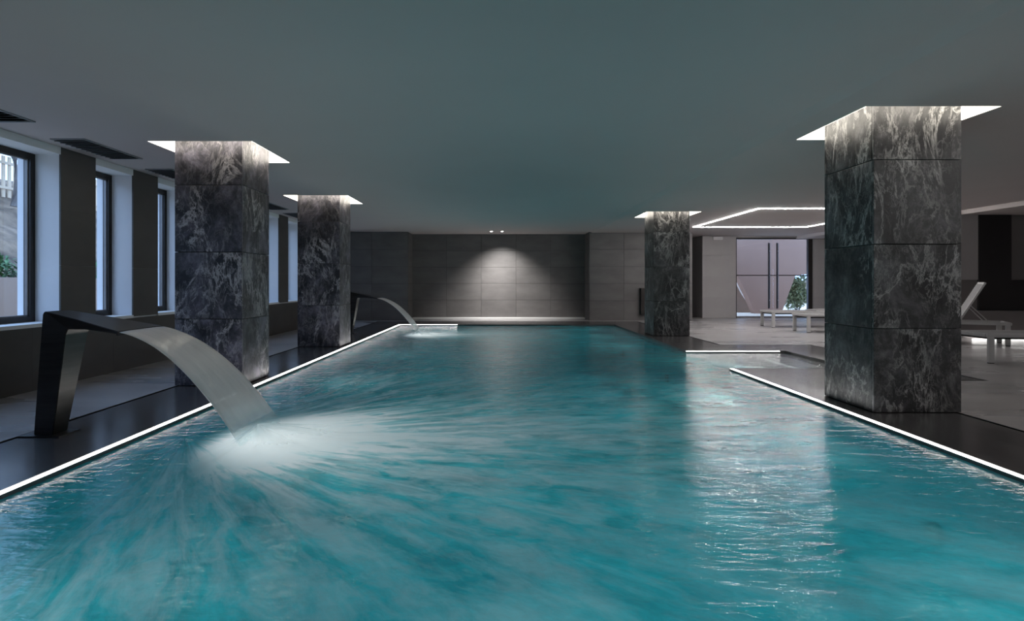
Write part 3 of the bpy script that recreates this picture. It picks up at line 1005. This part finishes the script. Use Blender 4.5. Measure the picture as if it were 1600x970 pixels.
# ================================================================== LOUNGERS
def lounger(x, y, rz, back_deg, label):
    o = empty('sun_lounger', (x, y, 0), R(rz))
    tag(o, label, 'sun lounger', 'sun loungers on the right side')
    L_, Wd, Hh = 2.0, 0.70, 0.44
    hw = Wd / 2
    for s in (-1, 1):
        boxes('side_rail', [(0.0, L_, min(s * hw, s * (hw - 0.045)), max(s * hw, s * (hw - 0.045)), Hh - 0.055, Hh)], M['alu'], o, 0.006)
    boxes('end_rail', [(0.0, 0.05, -hw + 0.047, hw - 0.047, Hh - 0.055, Hh)], M['alu'], o, 0.006)
    boxes('end_rail', [(L_ - 0.05, L_, -hw + 0.047, hw - 0.047, Hh - 0.055, Hh)], M['alu'], o, 0.006)
    for lx in (0.02, L_ - 0.10):
        for s in (-1, 1):
            a, b_ = sorted((s * hw, s * (hw - 0.05)))
            lg = boxes('leg', [(lx, lx + 0.08, a, b_, 0.012, Hh - 0.056)], M['alu'], o, 0.006)
            boxes('foot', [(lx + 0.005, lx + 0.075, a + 0.004, b_ - 0.004, 0.0, 0.012)], M['black'], lg)
    boxes('crossbar', [(0.95, 0.99, -hw + 0.047, hw - 0.047, Hh - 0.09, Hh - 0.05)], M['alu'], o, 0.004)
    hx = 1.22
    # seat sling, sagging a little
    bm = bmesh.new()
    n = 14
    rows = []
    for i in range(n + 1):
        xx = lerp(0.05, hx, i / n)
        sag = 0.018 * math.sin(math.pi * i / n)
        rows.append([bm.verts.new((xx, yy_, Hh - 0.012 - sag * (1 - (yy_ / hw) ** 2) + dz)) for dz in (0.0, 0.014) for yy_ in (-hw + 0.045, -hw / 2, 0, hw / 2, hw - 0.045)])
    for i in range(n):
        p_, q_ = rows[i], rows[i + 1]
        for k in range(4):
            bm.faces.new((p_[k], q_[k], q_[k + 1], p_[k + 1]))
            bm.faces.new((p_[5 + k], p_[6 + k], q_[6 + k], q_[5 + k]))
        bm.faces.new((p_[0], p_[5], q_[5], q_[0]))
        bm.faces.new((p_[4], q_[4], q_[9], p_[9]))
    bm.faces.new(rows[0][:5] + rows[0][9:4:-1])
    bm.faces.new(rows[n][4::-1] + rows[n][5:])
    bmesh.ops.recalc_face_normals(bm, faces=bm.faces[:])
    link('seat_sling', new_mesh('seat_sling', bm), o, M['sling'])
    boxes('underside_mat', [(0.06, 1.0, -hw + 0.06, hw - 0.06, Hh - 0.085, Hh - 0.06)], M['sling_dark'], o)
    b = empty('backrest', (hx, 0, Hh - 0.005))
    b.parent = o
    b.rotation_euler = (0, -R(back_deg), 0)
    bl = 0.86 if back_deg > 5 else 0.76
    for s in (-1, 1):
        a, b2 = sorted((s * (hw - 0.05), s * (hw - 0.085)))
        boxes('back_rail', [(0, bl, a, b2, -0.015, 0.02)], M['alu'], b, 0.005)
    boxes('top_rail', [(bl - 0.04, bl, -hw + 0.086, hw - 0.086, -0.015, 0.02)], M['alu'], b, 0.005)
    boxes('back_sling', [(0.02, bl - 0.042, -hw + 0.087, hw - 0.087, 0.0, 0.014)], M['sling'], b)
    if back_deg > 5:
        ca, sa = math.cos(R(back_deg)), math.sin(R(back_deg))
        for s in (-1, 1):
            tube('strut', [(hx + 0.38 * ca, s * (hw - 0.10), Hh + 0.38 * sa - 0.02), (hx + 0.48, s * (hw - 0.10), Hh - 0.03)], 0.009, M['alu'], o, 8)
    return o


lounger(7.17, 15.55, 0, 4, 'farthest sun lounger standing nearest the glass door')
lounger(7.27, 14.0, 0, 4, 'pale lounger second from the glass door, beside the near right pillar')
lounger(8.05, 12.1, -30, 62, 'sun lounger with raised backrest before the dark wall panel')
lounger(7.22, 8.85, -3, 45, 'nearest sun lounger cut off by the right picture edge')


# ================================================================== OUTSIDE
def plain(name, lst, m, label, cat, kind=None):
    o = boxes(name, lst, m)
    tag(o, label, cat, kind=kind)
    return o


plain('terrace', [(5.0, 20, YB + 0.3, 40, -0.25, -0.02)], M['paving'], 'white paved terrace outside the glass door', 'terrace', 'structure')
plain('garden_path', [(-9.0, XO, -6, 30, -0.3, 0.0)], M['paving'], 'pale path outside the left windows', 'path', 'structure')
plain('garden_wall', [(-8.3, -8.0, -6, 30, 0.0, 1.28)], M['pale'], 'low pale garden wall outside the wide window', 'wall', 'structure')


def prism(name, pts, y0, y1, m, label, cat, group=None):
    bm = bmesh.new()
    a = [bm.verts.new((x, y0, z)) for x, z in pts]
    b = [bm.verts.new((x, y1, z)) for x, z in pts]
    n = len(pts)
    bm.faces.new(a)
    bm.faces.new(list(reversed(b)))
    for i in range(n):
        bm.faces.new((a[i], b[i], b[(i + 1) % n], a[(i + 1) % n]))
    bmesh.ops.recalc_face_normals(bm, faces=bm.faces[:])
    o = link(name, new_mesh(name, bm), None, m)
    return tag(o, label, cat, group)


prism('sculptural_wall', [(9.98, -0.02), (11.0, -0.02), (11.28, 0.75), (11.55, 1.48), (13.6, 1.62), (13.6, 4.4), (7.4, 4.4), (7.4, 1.75), (9.2, 1.6), (9.34, 1.36), (9.66, 0.72)], 22.5, 22.9,
      M['pink'], 'mauve wall tapering to a narrow foot outside the glass door', 'wall')
prism('pale_buttress', [(9.55, -0.02), (10.25, -0.02), (9.75, 0.75), (9.25, 1.75), (8.7, 3.2), (8.3, 3.2), (8.9, 1.4)], 23.3, 23.6,
      M['pale'], 'pale leaning buttress left of the mauve wall outside', 'wall')
plain('far_garden_wall', [(3, 22, 33, 33.3, 0, 1.3)], M['pale'], 'pale wall far behind the terrace', 'wall', 'structure')


def shrub(name, loc, rx, ry, rz_, n, leaf, m, label, seed, trunk=None, group=None, flat=1.0):
    rnd = random.Random(seed)
    o = empty(name, loc)
    tag(o, label, 'tree' if trunk else 'shrub', group)
    bm = bmesh.new()
    zc = (trunk or 0) + rz_
    blobs = [(rnd.uniform(-.5, .5) * rx, rnd.uniform(-.5, .5) * ry, zc + rnd.uniform(-.45, .5) * rz_, rnd.uniform(.4, .65)) for _ in range(9)]
    for i in range(n):
        bx_, by_, bz_, br = rnd.choice(blobs)
        while True:
            p_ = Vector((rnd.uniform(-1, 1), rnd.uniform(-1, 1), rnd.uniform(-1, 1)))
            if p_.length < 1:
                break
        p_ = p_.normalized() * (p_.length ** 0.4)
        c_ = Vector((bx_ + p_.x * rx * br, by_ + p_.y * ry * br, bz_ + p_.z * rz_ * br))
        c_.z = max(c_.z, 0.03)
        rot = Matrix.Rotation(rnd.uniform(0, 6.28), 3, 'Z') @ Matrix.Rotation(rnd.uniform(-1.2, 1.2), 3, 'X')
        s_ = leaf * rnd.uniform(.6, 1.3)
        q = [c_ + rot @ Vector(t_) * s_ for t_ in ((0, -1, 0), (.45, -.1, .12), (0, 1, 0), (-.45, -.1, .12))]
        bm.faces.new([bm.verts.new(t_) for t_ in q])
    f = link('foliage', new_mesh('foliage', bm), o, m)
    bm = bmesh.new()
    if trunk:
        add_tube(bm, [(0, 0, 0), (0.05, 0.03, trunk * .5), (-0.04, 0.02, trunk), (0.1, 0, zc)], [.09, .075, .06, .02], 8)
        for k in range(4):
            a_ = k * 1.57 + .4
            add_tube(bm, [(0, 0, trunk * .9), (math.cos(a_) * rx * .5, math.sin(a_) * ry * .5, zc + .2 * rz_)], [.04, .012], 6)
    else:
        for k in range(5):
            a_ = k * 1.26
            add_tube(bm, [(math.cos(a_) * .05, math.sin(a_) * .05, 0), (math.cos(a_) * rx * .45, math.sin(a_) * ry * .45, zc)], [.02, .006], 6)
    link('trunk' if trunk else 'stems', new_mesh('stems', bm), o, M['bark'])
    return o


shrub('garden_shrub', (12.35, 23.9, -0.02), 0.8, 0.5, 0.88, 2200, 0.09, M['leaf2'], 'leafy shrub seen through the right door leaf', 11)
shrub('garden_shrub', (9.05, 24.6, -0.02), 0.45, 0.4, 0.35, 500, 0.08, M['leaf'], 'small low shrub seen through the left door leaf', 12)

# slope, hedge, fence, tree outside the left windows
bm = bmesh.new()
rnd = random.Random(5)
gx, gy = 16, 40
grid = []
for i in range(gx + 1):
    row = []
    for j in range(gy + 1):
        x = -8.3 - 6.5 * i / gx
        y = -6 + 40 * j / gy
        z = 0.9 + 3.1 * min(1, i / gx * 1.35) + rnd.uniform(-.1, .1)
        row.append(bm.verts.new((x, y, z)))
    grid.append(row)
for i in range(gx):
    for j in range(gy):
        bm.faces.new((grid[i][j], grid[i][j + 1], grid[i + 1][j + 1], grid[i + 1][j]))
ext = bmesh.ops.extrude_face_region(bm, geom=bm.faces[:])
for el in ext['geom']:
    if isinstance(el, bmesh.types.BMVert):
        el.co.z = -0.3
bmesh.ops.recalc_face_normals(bm, faces=bm.faces[:])
o = link('earth_slope', new_mesh('earth_slope', bm), None, M['earth'])
tag(o, 'rocky earth slope rising behind the low garden wall', 'slope', kind='structure')
for k in range(5):
    shrub('hedge_plant', (-8.75, 8.75 + 1.45 * k, 1.0), 0.40, 0.60, 0.36, 420, 0.07, M['leaf'],
          ['green hedge plant behind the garden wall, at the left picture edge', 'green hedge plant behind the garden wall, in the window middle',
           'green hedge plant behind the garden wall, by the window frame', 'green hedge plant behind the garden wall, hidden by the first pier',
           'green hedge plant behind the garden wall, farthest along'][k], 20 + k, group='hedge plants behind the garden wall')
fn = empty('picket_fence', (-12.0, 14.2, 3.26))
tag(fn, 'white picket fence on top of the slope outside', 'fence')
for k in range(36):
    piece('picket', -0.015, 0.015, -3 + k * 0.17 - 0.045, -3 + k * 0.17 + 0.045, 0.0, 1.0, M['picket'], fn, 0.004)
for z in (0.2, 0.8):
    boxes('rail', [(0.016, 0.05, -3.1, 3.1, z, z + 0.06)], M['picket'], fn)
shrub('garden_tree', (-11.2, 13.3, 2.95), 1.3, 1.3, 1.0, 1500, 0.10, M['leaf2'], 'sparse tree above the picket fence outside the wide window', 31, trunk=1.2)
